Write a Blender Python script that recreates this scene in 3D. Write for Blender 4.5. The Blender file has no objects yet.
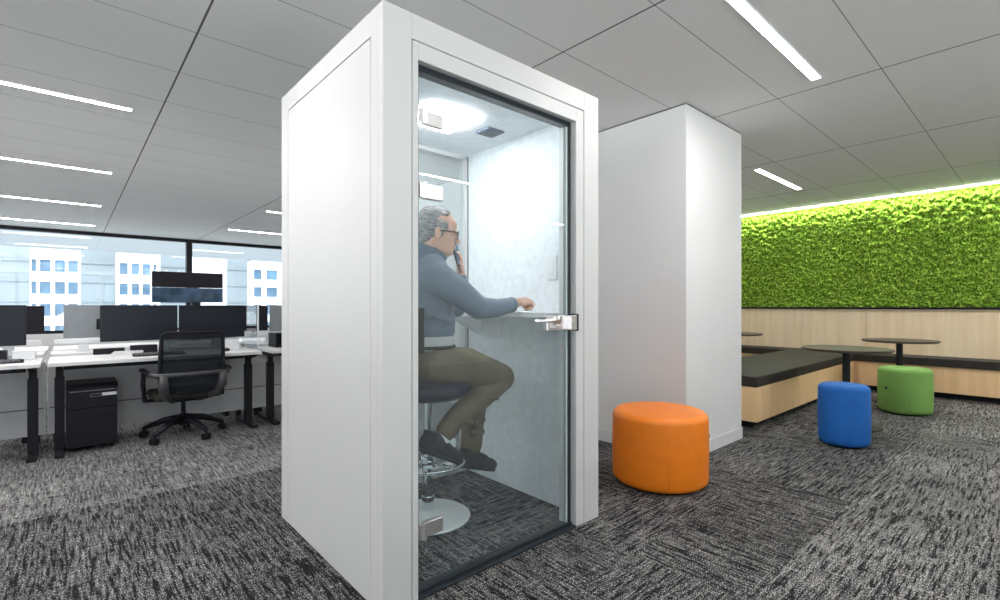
import bpy, bmesh, math, random
from mathutils import Vector, Matrix, noise
random.seed(4)
sc = bpy.context.scene
COL = sc.collection
PI = math.pi

# ------------------------------------------------------------------ camera, world, exposure
F_PX, CAM_H = 487.0, 1.17
cam_data = bpy.data.cameras.new('camera'); cam = bpy.data.objects.new('camera', cam_data); COL.objects.link(cam)
cam_data.sensor_fit = 'HORIZONTAL'; cam_data.sensor_width = 36.0
cam_data.lens = 36.0 * F_PX / 1000.0
cam_data.shift_y = 6.0 / 1000.0
cam_data.clip_start = 0.05; cam_data.clip_end = 600
TH = math.atan(550 / 487.0)                       # yaw of the view from +X
cam.location = (0, 0, CAM_H)
cam.rotation_euler = (PI / 2, 0, TH - PI / 2)
sc.camera = cam

sc.view_settings.view_transform = 'Standard'
sc.view_settings.look = 'None'
sc.view_settings.exposure = 0.58
sc.view_settings.gamma = 1.0
sc.view_settings.use_curve_mapping = False
sc.cycles.use_denoising = True
sc.cycles.max_bounces = 10
sc.cycles.diffuse_bounces = 6
sc.cycles.transparent_max_bounces = 16
sc.cycles.sample_clamp_indirect = 6
sc.cycles.caustics_reflective = False
sc.cycles.caustics_refractive = False

w = bpy.data.worlds.new('sky'); sc.world = w; w.use_nodes = True
wn = w.node_tree.nodes; wl = w.node_tree.links; wn.clear()
wo = wn.new('ShaderNodeOutputWorld'); wb = wn.new('ShaderNodeBackground')
wt = wn.new('ShaderNodeTexCoord'); ws = wn.new('ShaderNodeSeparateXYZ'); wr = wn.new('ShaderNodeValToRGB')
wl.new(wt.outputs['Generated'], ws.inputs[0]); wl.new(ws.outputs['Z'], wr.inputs[0])
wr.color_ramp.interpolation = 'LINEAR'
wz = wn.new('ShaderNodeMath'); wz.operation = 'LESS_THAN'; wl.new(ws.outputs['Z'], wz.inputs[0]); wz.inputs[1].default_value = -0.01
wm = wn.new('ShaderNodeMath'); wm.operation = 'MULTIPLY_ADD'; wl.new(wz.outputs[0], wm.inputs[0]); wm.inputs[1].default_value = 7.0; wm.inputs[2].default_value = 1.0
wl.new(wm.outputs[0], wb.inputs['Strength'])        # unseen lower half of the world boosted, added upward light for the ceiling
wr.color_ramp.elements[0].position = 0.0; wr.color_ramp.elements[0].color = (0.57, 0.63, 0.67, 1)
wr.color_ramp.elements[1].position = 0.6; wr.color_ramp.elements[1].color = (0.58, 0.66, 0.74, 1)
wmix = wn.new('ShaderNodeMix'); wmix.data_type = 'RGBA'; wl.new(wz.outputs[0], wmix.inputs[0])
wl.new(wr.outputs[0], wmix.inputs[6]); wmix.inputs[7].default_value = (0.66, 0.635, 0.61, 1)
wl.new(wmix.outputs[2], wb.inputs['Color']); wb.inputs['Strength'].default_value = 1.0
wl.new(wb.outputs[0], wo.inputs['Surface'])

sun_data = bpy.data.lights.new('sun', 'SUN'); sun = bpy.data.objects.new('sun', sun_data); COL.objects.link(sun)
sun_data.energy = 3.6; sun_data.angle = 0.03; sun_data.color = (1.0, 0.97, 0.92)
sun.rotation_euler = Vector((-0.2, -0.62, 0.72)).to_track_quat('Z', 'Y').to_euler()
LIGHT_E = 66.0       # ceiling light strength

# ------------------------------------------------------------------ materials
def new_mat(name):
    m = bpy.data.materials.new(name); m.use_nodes = True
    nt = m.node_tree; nt.nodes.clear()
    o = nt.nodes.new('ShaderNodeOutputMaterial')
    return m, nt, o
def mat(name, c, rough=0.5, metal=0.0, var=0.04, scale=12.0, bump=0.0, bscale=200.0, spec=0.5, sheen=0.0, stretch=(1, 1, 1)):
    m, nt, o = new_mat(name); N = nt.nodes; L = nt.links
    p = N.new('ShaderNodeBsdfPrincipled'); L.new(p.outputs[0], o.inputs[0])
    p.inputs['Roughness'].default_value = rough; p.inputs['Metallic'].default_value = metal
    p.inputs['Specular IOR Level'].default_value = spec
    if sheen: p.inputs['Sheen Weight'].default_value = sheen
    tc = N.new('ShaderNodeTexCoord'); mp = N.new('ShaderNodeMapping'); L.new(tc.outputs['Object'], mp.inputs[0])
    mp.inputs['Scale'].default_value = stretch
    nz = N.new('ShaderNodeTexNoise'); nz.inputs['Scale'].default_value = scale; nz.inputs['Detail'].default_value = 3
    L.new(mp.outputs[0], nz.inputs['Vector'])
    r = N.new('ShaderNodeValToRGB'); L.new(nz.outputs['Fac'], r.inputs[0])
    r.color_ramp.elements[0].position = 0.3; r.color_ramp.elements[1].position = 0.7
    r.color_ramp.elements[0].color = tuple(max(0, v * (1 - var)) for v in c) + (1,)
    r.color_ramp.elements[1].color = tuple(min(1, v * (1 + var)) for v in c) + (1,)
    L.new(r.outputs[0], p.inputs['Base Color'])
    if bump:
        n2 = N.new('ShaderNodeTexNoise'); n2.inputs['Scale'].default_value = bscale; L.new(mp.outputs[0], n2.inputs['Vector'])
        b = N.new('ShaderNodeBump'); b.inputs['Strength'].default_value = bump; b.inputs['Distance'].default_value = 0.004
        L.new(n2.outputs['Fac'], b.inputs['Height']); L.new(b.outputs[0], p.inputs['Normal'])
    return m
def emit(name, c, s):
    m, nt, o = new_mat(name); e = nt.nodes.new('ShaderNodeEmission')
    e.inputs['Color'].default_value = (*c, 1); e.inputs['Strength'].default_value = s
    nt.links.new(e.outputs[0], o.inputs[0]); return m
def math_node(N, L, op, a, b=None, c=None):
    n = N.new('ShaderNodeMath'); n.operation = op
    for i, v in enumerate((a, b, c)):
        if v is None: continue
        if isinstance(v, (int, float)): n.inputs[i].default_value = v
        else: L.new(v, n.inputs[i])
    return n.outputs[0]

def glass(name, tint, ior=1.5, haze=0.0, hazec=(0.8, 0.9, 1.0)):
    m, nt, o = new_mat(name); N = nt.nodes; L = nt.links
    t = N.new('ShaderNodeBsdfTransparent'); t.inputs[0].default_value = (*tint, 1)
    g = N.new('ShaderNodeBsdfGlossy'); g.inputs['Roughness'].default_value = 0.0
    # thin pane: Schlick reflectance from the angle of view, the same on both faces
    ge = N.new('ShaderNodeNewGeometry'); vd = N.new('ShaderNodeVectorMath'); vd.operation = 'DOT_PRODUCT'
    L.new(ge.outputs['Incoming'], vd.inputs[0]); L.new(ge.outputs['Normal'], vd.inputs[1])
    r0 = ((ior - 1) / (ior + 1)) ** 2
    q = math_node(N, L, 'SUBTRACT', 1.0, math_node(N, L, 'ABSOLUTE', vd.outputs['Value']))
    fr_ = math_node(N, L, 'MULTIPLY_ADD', math_node(N, L, 'POWER', q, 5.0), 1 - r0, r0)
    mx = N.new('ShaderNodeMixShader'); L.new(fr_, mx.inputs[0]); L.new(t.outputs[0], mx.inputs[1]); L.new(g.outputs[0], mx.inputs[2])
    if haze:
        d = N.new('ShaderNodeBsdfDiffuse'); d.inputs[0].default_value = (*hazec, 1)
        m2 = N.new('ShaderNodeMixShader'); m2.inputs[0].default_value = haze
        L.new(mx.outputs[0], m2.inputs[1]); L.new(d.outputs[0], m2.inputs[2]); L.new(m2.outputs[0], o.inputs[0])
    else:
        L.new(mx.outputs[0], o.inputs[0])
    return m
def wood_mat(name, c):
    m, nt, o = new_mat(name); N = nt.nodes; L = nt.links
    p = N.new('ShaderNodeBsdfPrincipled'); L.new(p.outputs[0], o.inputs[0]); p.inputs['Roughness'].default_value = 0.45
    g = N.new('ShaderNodeNewGeometry'); mp = N.new('ShaderNodeMapping'); L.new(g.outputs['Position'], mp.inputs[0])
    mp.inputs['Scale'].default_value = (9, 9, 0.7)
    nz = N.new('ShaderNodeTexNoise'); nz.inputs['Scale'].default_value = 1.6; nz.inputs['Detail'].default_value = 6
    L.new(mp.outputs[0], nz.inputs['Vector'])
    r = N.new('ShaderNodeValToRGB'); L.new(nz.outputs['Fac'], r.inputs[0])
    r.color_ramp.elements[0].position = 0.3; r.color_ramp.elements[1].position = 0.72
    r.color_ramp.elements[0].color = (c[0] * .92, c[1] * .89, c[2] * .85, 1)
    r.color_ramp.elements[1].color = (min(1, c[0] * 1.06), min(1, c[1] * 1.07), min(1, c[2] * 1.1), 1)
    L.new(r.outputs[0], p.inputs['Base Color']); return m

def carpet_mat():
    m, nt, o = new_mat('carpet'); N = nt.nodes; L = nt.links
    M = lambda op, a, b=None, c=None: math_node(N, L, op, a, b, c)
    p = N.new('ShaderNodeBsdfPrincipled'); L.new(p.outputs[0], o.inputs[0])
    p.inputs['Roughness'].default_value = 0.95; p.inputs['Specular IOR Level'].default_value = 0.1
    g = N.new('ShaderNodeNewGeometry'); s = N.new('ShaderNodeSeparateXYZ'); L.new(g.outputs['Position'], s.inputs[0])
    X, Y = s.outputs['X'], s.outputs['Y']
    tx = M('FLOOR', M('DIVIDE', X, 0.5)); ty = M('FLOOR', M('DIVIDE', M('ADD', Y, 0.2), 0.5))
    cb = N.new('ShaderNodeCombineXYZ'); L.new(tx, cb.inputs[0]); L.new(ty, cb.inputs[1])
    wn_ = N.new('ShaderNodeTexWhiteNoise'); L.new(cb.outputs[0], wn_.inputs['Vector']); rnd = wn_.outputs['Value']
    def streak(ax, ay, sc_, seed):
        c = N.new('ShaderNodeCombineXYZ'); L.new(M('MULTIPLY', X, ax), c.inputs[0]); L.new(M('MULTIPLY', Y, ay), c.inputs[1])
        L.new(M('MULTIPLY', rnd, 7.0), c.inputs[2])
        n = N.new('ShaderNodeTexNoise'); n.inputs['Scale'].default_value = sc_; n.inputs['Detail'].default_value = 2.0
        n.inputs['Roughness'].default_value = 0.6
        L.new(c.outputs[0], n.inputs['Vector']); return n.outputs['Fac']
    sY = streak(88, 7.0, 1.0, 0); sX = streak(7.0, 88, 1.0, 1)
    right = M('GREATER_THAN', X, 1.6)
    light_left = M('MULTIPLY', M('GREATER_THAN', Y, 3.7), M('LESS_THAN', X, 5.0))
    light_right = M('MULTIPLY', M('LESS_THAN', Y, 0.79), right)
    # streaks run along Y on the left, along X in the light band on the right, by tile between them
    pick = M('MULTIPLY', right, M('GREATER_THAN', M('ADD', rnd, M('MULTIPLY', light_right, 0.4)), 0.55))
    mixn = N.new('ShaderNodeMix'); mixn.data_type = 'FLOAT'
    L.new(pick, mixn.inputs[0]); L.new(sY, mixn.inputs[2]); L.new(sX, mixn.inputs[3]); st = mixn.outputs[0]
    def noise_at(sc_, det=1.5, rough=.6):
        n = N.new('ShaderNodeTexNoise'); n.inputs['Scale'].default_value = sc_; n.inputs['Detail'].default_value = det
        n.inputs['Roughness'].default_value = rough; L.new(g.outputs['Position'], n.inputs['Vector']); return n.outputs['Fac']
    fine = M('MULTIPLY_ADD', M('SUBTRACT', noise_at(190), 0.5), 1.9, 0.5)
    midn = M('SUBTRACT', noise_at(48, 3, .7), 0.5)
    cross = M('SUBTRACT', M('MAXIMUM', sX, sY), 0.56)
    big = M('SUBTRACT', noise_at(1.1, 2), 0.5)
    # dark lines where the streak noise dips
    line = N.new('ShaderNodeMapRange'); line.interpolation_type = 'SMOOTHSTEP'; L.new(st, line.inputs['Value'])
    line.inputs['From Min'].default_value = 0.47; line.inputs['From Max'].default_value = 0.37
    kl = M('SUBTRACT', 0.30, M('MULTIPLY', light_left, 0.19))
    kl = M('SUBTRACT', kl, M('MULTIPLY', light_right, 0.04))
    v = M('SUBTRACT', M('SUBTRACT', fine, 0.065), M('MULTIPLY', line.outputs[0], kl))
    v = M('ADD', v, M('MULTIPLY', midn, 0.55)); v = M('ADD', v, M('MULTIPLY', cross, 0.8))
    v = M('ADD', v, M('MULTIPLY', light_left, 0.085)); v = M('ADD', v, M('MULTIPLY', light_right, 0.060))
    v = M('ADD', v, M('MULTIPLY', big, 0.16)); v = M('ADD', v, M('MULTIPLY', M('SUBTRACT', rnd, 0.5), 0.05))
    r = N.new('ShaderNodeValToRGB'); L.new(v, r.inputs[0]); cr = r.color_ramp
    cr.elements[0].position = 0.30; cr.elements[0].color = (0.012, 0.012, 0.014, 1)
    cr.elements[1].position = 0.82; cr.elements[1].color = (0.70, 0.69, 0.67, 1)
    e = cr.elements.new(0.44); e.color = (0.055, 0.053, 0.056, 1)
    e = cr.elements.new(0.60); e.color = (0.24, 0.235, 0.232, 1)
    L.new(r.outputs[0], p.inputs['Base Color'])
    b = N.new('ShaderNodeBump'); b.inputs['Strength'].default_value = 0.5; b.inputs['Distance'].default_value = 0.004
    L.new(v, b.inputs['Height']); L.new(b.outputs[0], p.inputs['Normal'])
    return m

def ceiling_mat():
    m, nt, o = new_mat('ceiling_panels'); N = nt.nodes; L = nt.links
    M = lambda op, a, b=None, c=None: math_node(N, L, op, a, b, c)
    p = N.new('ShaderNodeBsdfPrincipled'); L.new(p.outputs[0], o.inputs[0]); p.inputs['Roughness'].default_value = 0.8
    g = N.new('ShaderNodeNewGeometry'); s = N.new('ShaderNodeSeparateXYZ'); L.new(g.outputs['Position'], s.inputs[0])
    def seam(v, off, per, wid):
        q = M('DIVIDE', M('SUBTRACT', v, off), per)
        fr = M('FRACT', M('ADD', q, 50.5))
        return M('LESS_THAN', M('ABSOLUTE', M('SUBTRACT', fr, 0.5)), wid / per / 2)
    a = seam(s.outputs['X'], 0.54, 1.69, 0.011); b = seam(s.outputs['Y'], 0.72, 0.6125, 0.0065)
    k = M('MAXIMUM', M('MULTIPLY', a, 0.92), M('MULTIPLY', b, 0.62))
    nz = N.new('ShaderNodeTexNoise'); nz.inputs['Scale'].default_value = 3; L.new(g.outputs['Position'], nz.inputs['Vector'])
    base = N.new('ShaderNodeMix'); base.data_type = 'RGBA'; L.new(nz.outputs['Fac'], base.inputs[0])
    base.inputs[6].default_value = (0.80, 0.80, 0.80, 1); base.inputs[7].default_value = (0.83, 0.83, 0.83, 1)
    mx = N.new('ShaderNodeMix'); mx.data_type = 'RGBA'; L.new(k, mx.inputs[0])
    L.new(base.outputs[2], mx.inputs[6]); mx.inputs[7].default_value = (0.05, 0.05, 0.05, 1)
    L.new(mx.outputs[2], p.inputs['Base Color']); return m

def moss_mat():
    m, nt, o = new_mat('moss'); N = nt.nodes; L = nt.links
    p = N.new('ShaderNodeBsdfPrincipled'); L.new(p.outputs[0], o.inputs[0]); p.inputs['Roughness'].default_value = 0.9
    p.inputs['Specular IOR Level'].default_value = 0.15
    g = N.new('ShaderNodeNewGeometry')
    n1 = N.new('ShaderNodeTexNoise'); n1.inputs['Scale'].default_value = 46; n1.inputs['Detail'].default_value = 4; n1.inputs['Roughness'].default_value = .7
    L.new(g.outputs['Position'], n1.inputs['Vector'])
    r = N.new('ShaderNodeValToRGB'); L.new(n1.outputs['Fac'], r.inputs[0]); cr = r.color_ramp
    cr.elements[0].position = 0.40; cr.elements[0].color = (0.03, 0.10, 0.006, 1)
    cr.elements[1].position = 0.61; cr.elements[1].color = (0.56, 0.74, 0.14, 1)
    e = cr.elements.new(0.5); e.color = (0.19, 0.38, 0.025, 1)
    L.new(r.outputs[0], p.inputs['Base Color'])
    b = N.new('ShaderNodeBump'); b.inputs['Strength'].default_value = 0.9; b.inputs['Distance'].default_value = 0.02
    L.new(n1.outputs['Fac'], b.inputs['Height']); L.new(b.outputs[0], p.inputs['Normal'])
    return m

M_CARPET = carpet_mat(); M_CEIL = ceiling_mat(); M_MOSS = moss_mat()
M_WALL = mat('painted_wall', (0.73, 0.73, 0.735), 0.7, var=0.015, scale=2)
M_BOOTH = mat('white_lacquer', (0.66, 0.66, 0.655), 0.45, var=0.01, scale=3)
M_FELT = mat('pale_felt', (0.86, 0.895, 0.92), 0.95, var=0.07, scale=28, bump=0.25, bscale=160, spec=0.1)
M_DARKF = mat('black_seal', (0.012, 0.018, 0.025), 0.4)
M_CHROME = mat('brushed_chrome', (0.90, 0.87, 0.87), 0.34, 1.0, var=0.03)
M_POL = mat('polished_chrome', (0.80, 0.84, 0.86), 0.06, 1.0, var=0.02)
M_DISC = mat('satin_steel', (0.95, 0.96, 0.96), 0.30, 0.15, var=0.02)
M_DOOR = glass('door_glass', (0.95, 0.98, 0.985), 1.5, 0.02, (0.85, 0.92, 0.96))  # small diffuse share paints a reflected haze into the pane
M_WIN = glass('window_glass', (0.92, 0.96, 0.98), 1.95)
M_BACKG = glass('booth_rear_glass', (0.96, 0.99, 0.99), 1.5, 0.12, (0.95, 0.99, 1.0))
M_GEDGE = mat('glass_edge', (0.85, 0.93, 0.92), 0.2, var=0.03)
M_WOOD = wood_mat('maple_veneer', (0.93, 0.64, 0.35))
M_WOODP = wood_mat('pale_maple_panel', (0.97, 0.77, 0.53))
M_CUSH = mat('charcoal_upholstery', (0.034, 0.030, 0.026), 0.65, var=0.15, spec=.25, bump=0.15, bscale=300)
M_CUSHT = M_CUSH
M_BLACK = mat('black_plastic', (0.011, 0.010, 0.015), 0.5, var=0.1, spec=.25)
M_BLKM = mat('black_metal', (0.012, 0.012, 0.016), 0.5, var=0.08, spec=.25)
M_BLKM2 = mat('graphite_plastic', (0.055, 0.052, 0.058), 0.45)
M_TAB = mat('dark_table_laminate', (0.075, 0.058, 0.042), 0.38, var=0.06, spec=.35)
M_SCREEN = mat('screen_off', (0.010, 0.013, 0.020), 0.35, var=0.05, spec=.25)
M_SCRB = mat('screen_blue_off', (0.03, 0.07, 0.13), 0.10, var=0.45, scale=6)
M_MGREY = mat('monitor_grey', (0.24, 0.26, 0.28), 0.35, var=0.08)
M_DESK = mat('white_laminate', (0.84, 0.83, 0.83), 0.4, var=0.01)
M_PANEL = mat('grey_screen_panel', (0.66, 0.66, 0.67), 0.7, var=0.06, scale=5)
M_WPL = mat('white_plastic', (0.85, 0.86, 0.88), 0.4, var=0.01)
M_GPL = mat('grey_plastic', (0.16, 0.16, 0.18), 0.5, var=0.05)
M_MESH = mat('mesh_fabric', (0.035, 0.045, 0.052), 0.8, var=0.2, scale=400)
M_ORANGE = mat('orange_leather', (0.95, 0.24, 0.008), 0.42, var=0.04, bump=0.1, bscale=350)
M_BLUE = mat('blue_fabric', (0.006, 0.125, 0.46), 0.75, var=0.05, bump=0.15, bscale=400)
M_GREEN = mat('green_fabric', (0.19, 0.38, 0.085), 0.75, var=0.05, bump=0.15, bscale=400)
M_LED = emit('light_diffuser', (1.0, 0.98, 0.96), LIGHT_E)
M_LEDM = emit('moss_light', (1.0, 1.0, 0.88), 85.0)
M_LEDB = emit('booth_light', (1.0, 1.0, 1.0), 25.0)
M_SKIN = mat('skin', (0.70, 0.42, 0.32), 0.55, var=0.07, scale=30)
M_HAIR = mat('grey_hair', (0.30, 0.29, 0.29), 0.7, var=0.5, scale=40, bump=0.6, bscale=250, stretch=(1, 1, 3))
M_SWEAT = mat('blue_grey_knit', (0.15, 0.19, 0.25), 0.9, var=0.08, scale=25, bump=0.3, bscale=350, sheen=0.2)
M_SHIRT = mat('pale_shirt', (0.62, 0.62, 0.60), 0.8)
M_PANTS = mat('olive_cotton', (0.155, 0.125, 0.075), 0.85, var=0.12, scale=14, bump=0.6, bscale=22)
M_SHOE = mat('charcoal_knit_shoe', (0.022, 0.022, 0.027), 0.8, var=0.5, scale=60, stretch=(1, 1, 3), bump=0.4, bscale=150)
M_SOLE = mat('dark_sole', (0.02, 0.02, 0.024), 0.6)
M_NAVY = mat('navy_vinyl', (0.010, 0.014, 0.030), 0.4, var=0.1)

# ------------------------------------------------------------------ mesh helpers
class MB:
    def __init__(s): s.bm = bmesh.new()
    def box(s, x0, x1, y0, y1, z0, z1, M=None):
        v = [s.bm.verts.new(Vector((x, y, z))) for x in (x0, x1) for y in (y0, y1) for z in (z0, z1)]
        for q in ((0, 1, 3, 2), (4, 6, 7, 5), (0, 4, 5, 1), (2, 3, 7, 6), (0, 2, 6, 4), (1, 5, 7, 3)):
            s.bm.faces.new([v[i] for i in q])
        if M is not None:
            for a in v: a.co = M @ a.co
        return s
    def ring(s, c, u, v, r, n):
        return [s.bm.verts.new(c + u * (math.cos(2 * PI * i / n) * r) + v * (math.sin(2 * PI * i / n) * r)) for i in range(n)]
    def cyl(s, p0, p1, r0, r1=None, n=20):
        r1 = r0 if r1 is None else r1
        p0, p1 = Vector(p0), Vector(p1); d = (p1 - p0).normalized()
        u = d.orthogonal().normalized(); v = d.cross(u)
        a = s.ring(p0, u, v, r0, n); b = s.ring(p1, u, v, r1, n)
        for i in range(n): s.bm.faces.new((a[i], a[(i + 1) % n], b[(i + 1) % n], b[i]))
        s.bm.faces.new(a[::-1]); s.bm.faces.new(b); return s
    def lathe(s, c, prof, n=40):
        c = Vector(c); rows = []
        for r, z in prof:
            if r < 1e-5: rows.append([s.bm.verts.new(c + Vector((0, 0, z)))])
            else: rows.append(s.ring(c + Vector((0, 0, z)), Vector((1, 0, 0)), Vector((0, 1, 0)), r, n))
        for a, b in zip(rows, rows[1:]):
            for i in range(n):
                j = (i + 1) % n
                if len(a) == 1 and len(b) == 1: continue
                if len(a) == 1: s.bm.faces.new((a[0], b[j], b[i]))
                elif len(b) == 1: s.bm.faces.new((a[i], a[j], b[0]))
                else: s.bm.faces.new((a[i], a[j], b[j], b[i]))
        return s
    def tube(s, pts, r, n=10, closed=False):
        pts = [Vector(p) for p in pts]; m = len(pts); rows = []; pu = None
        rr = r if isinstance(r, (list, tuple)) else [r] * m
        for i, p in enumerate(pts):
            if closed: d = pts[(i + 1) % m] - pts[i - 1]
            else: d = pts[min(i + 1, m - 1)] - pts[max(i - 1, 0)]
            d.normalize()
            u = d.orthogonal().normalized() if pu is None else (pu - d * pu.dot(d)).normalized()
            pu = u; rows.append(s.ring(p, u, d.cross(u), rr[i], n))
        for k in range(m if closed else m - 1):
            a, b = rows[k], rows[(k + 1) % m]
            for i in range(n): s.bm.faces.new((a[i], a[(i + 1) % n], b[(i + 1) % n], b[i]))
        if not closed: s.bm.faces.new(rows[0][::-1]); s.bm.faces.new(rows[-1])
        return s
    def ball(s, c, r, M=None, n=20):
        r = (r, r, r) if isinstance(r, (int, float)) else r
        T = Matrix.Translation(Vector(c)) @ (M.to_4x4() if M is not None else Matrix.Identity(4)) @ Matrix.Diagonal((*r, 1))
        bmesh.ops.create_uvsphere(s.bm, u_segments=n, v_segments=n // 2 + 2, radius=1, matrix=T); return s
    def limb(s, pts):
        """chain of tapered capsules: [(x,y,z,r), ...]"""
        for i, p in enumerate(pts):
            s.ball(p[:3], p[3], n=16)
            if i:
                q = pts[i - 1]
                s.cyl(q[:3], p[:3], q[3], p[3], 18)
        return s
    def prism(s, poly, axis, a, b):
        """polygon (2-D) extruded along axis between a and b"""
        def P(u, v, t): return {'x': (t, u, v), 'y': (u, t, v), 'z': (u, v, t)}[axis]
        A = [s.bm.verts.new(P(u, v, a)) for u, v in poly]; B = [s.bm.verts.new(P(u, v, b)) for u, v in poly]
        n = len(poly)
        for i in range(n): s.bm.faces.new((A[i], A[(i + 1) % n], B[(i + 1) % n], B[i]))
        s.bm.faces.new(A[::-1]); s.bm.faces.new(B); return s
    def xf(s, M):
        for v in s.bm.verts: v.co = M @ v.co
        return s
    def build(s, name, material, parent=None, origin=None, bevel=0, smooth=False, label=None, remesh=0, smit=0, segs=2):
        o_ = Vector(origin) if origin is not None else (parent.get('_o') and Vector(parent['_o'])) or Vector((0, 0, 0))
        if parent is not None and origin is None: o_ = Vector(parent['_o'])
        for v in s.bm.verts: v.co -= o_
        bmesh.ops.recalc_face_normals(s.bm, faces=s.bm.faces[:])
        me = bpy.data.meshes.new(name); s.bm.to_mesh(me); s.bm.free()
        if smooth:
            for p in me.polygons: p.use_smooth = True
        ob = bpy.data.objects.new(name, me); COL.objects.link(ob)
        me.materials.append(material)
        if parent is not None:
            ob.parent = parent; ob['_o'] = tuple(o_)
        else:
            ob.location = o_; ob['_o'] = tuple(o_)
        if remesh:
            r = ob.modifiers.new('r', 'REMESH'); r.mode = 'VOXEL'; r.voxel_size = remesh; r.use_smooth_shade = True
        if smit:
            q = ob.modifiers.new('s', 'SMOOTH'); q.factor = 0.6; q.iterations = smit
        if bevel:
            b = ob.modifiers.new('b', 'BEVEL'); b.width = bevel; b.segments = segs; b.limit_method = 'ANGLE'; b.angle_limit = math.radians(40)
            b.harden_normals = False
        if label: ob['label'] = label
        return ob

def tag(o, label=None, cat=None, group=None, kind=None):
    if label: o['label'] = label
    if cat: o['category'] = cat
    if group: o['group'] = group
    if kind: o['kind'] = kind
    return o
def thing(name, loc, label, cat, group=None, kind=None):
    o = bpy.data.objects.new(name, None); COL.objects.link(o); o.location = loc; o['_o'] = tuple(loc)
    o.empty_display_size = 0.1
    return tag(o, label, cat, group, kind)
def struct(name, mb, m, origin=(0, 0, 0), bevel=0):
    o = mb.build(name, m, None, origin, bevel); o['kind'] = 'structure'; return o
def kids(o): return [c for c in bpy.data.objects if c.parent is o]
def copy_tree(o, parent=None):
    c = o.copy(); COL.objects.link(c)
    if parent is not None: c.parent = parent
    for ch in kids(o): copy_tree(ch, c)
    return c
def dup(o, loc, label, rot=None):
    c = copy_tree(o); c.location = loc; c['label'] = label
    if rot is not None: c.rotation_euler = rot
    return c

# ------------------------------------------------------------------ room shell
XL, XR, YN, YF, ZC = -7.5, 8.75, -4.5, 13.1, 2.70
struct('floor', MB().box(XL - .2, XR + .2, YN - .2, YF + .3, -0.12, 0), M_CARPET)
struct('ceiling', MB().box(XL - .2, XR + .2, YN - .2, YF + .3, ZC, ZC + .12), M_CEIL)
struct('wall_right', MB().box(XR, XR + .15, YN, YF, 0, ZC), M_WALL)
struct('wall_left', MB().box(XL - .15, XL, YN, YF, 0, .56), M_WALL)
# core wall block behind the orange pouf, runs back beside the booth
struct('wall_core', MB().box(3.474, 4.46, 1.812, 7.0, 0, ZC - .012), M_WALL)
struct('trim_1', MB().box(3.480, 4.454, 1.818, 6.99, ZC - .012, ZC), mat('shadow_gap', (0.12, 0.12, 0.12), 0.8))
bb = MB(); bb.box(3.474, 4.466, 1.803, 1.812, 0, 0.10); bb.box(3.465, 3.474, 1.803, 7.0, 0, 0.10)
struct('baseboard_core', bb, M_WALL, bevel=0.002)
struct('wall_back', MB().box(4.46, XR, 3.75, 3.9, 0, ZC), M_WALL)

def window_wall(n, x0, x1, y, mull, sgn, sill=.68):
    """a glazed facade along X at depth y: sill wall, black frame, glass"""
    t0, t1 = (y, y + .12) if sgn > 0 else (y - .12, y)
    fr = MB(); fr.box(x0, x1, t0, t1, 2.63, ZC); fr.box(x0, x1, t0, t1, sill - .06, sill)
    for mx in mull: fr.box(mx - .055, mx + .055, t0 - (.04 if sgn > 0 else 0), t1 + (0 if sgn > 0 else .04), sill, 2.63)
    w_ = struct('window_%d' % n, fr, M_BLKM)
    edges = [x0] + mull + [x1]
    for a, b in zip(edges, edges[1:]):
        if b - a < .2: continue
        MB().box(a + (.055 if a != x0 else 0), b - (.055 if b != x1 else 0), (t0 + t1) / 2 - .005, (t0 + t1) / 2 + .005, sill, 2.63).build('pane', M_WIN, w_)
    return w_
window_wall(1, XL, XR, YF, [-5.5, -1.75, 2.07, 5.85], 1)
struct('wall_far', MB().box(XL, XR, YF, YF + .14, 0, .62), M_WALL)
window_wall(2, XL, 3.9, YN, [-5.5, -1.75, 2.07], -1, .12)  # unseen glazing behind the camera, added to let in fill daylight
wn__ = MB(); wn__.box(XL, 3.9, YN - .14, YN, 0, .06); wn__.box(3.9, XR, YN - .14, YN, 0, ZC); struct('wall_near', wn__, M_WALL)  # unseen wall, solid at right to keep bright reflections off the door
f3 = MB(); f3.box(XL - .15, XL, YN, YF, .56, .62); f3.box(XL - .15, XL, YN, YF, 2.63, ZC)
ed = [YN, -1, 2.5, 6, 9.5, YF]
for m_ in ed[1:-1]: f3.box(XL - .15, XL, m_ - .055, m_ + .055, .62, 2.63)
w3 = struct('window_3', f3, M_BLKM)  # unseen windows on the left, added to brighten the desk side
for a, b in zip(ed, ed[1:]): MB().box(XL - .08, XL - .07, a + .055, b - .055, .62, 2.63).build('pane', M_WIN, w3)

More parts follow.
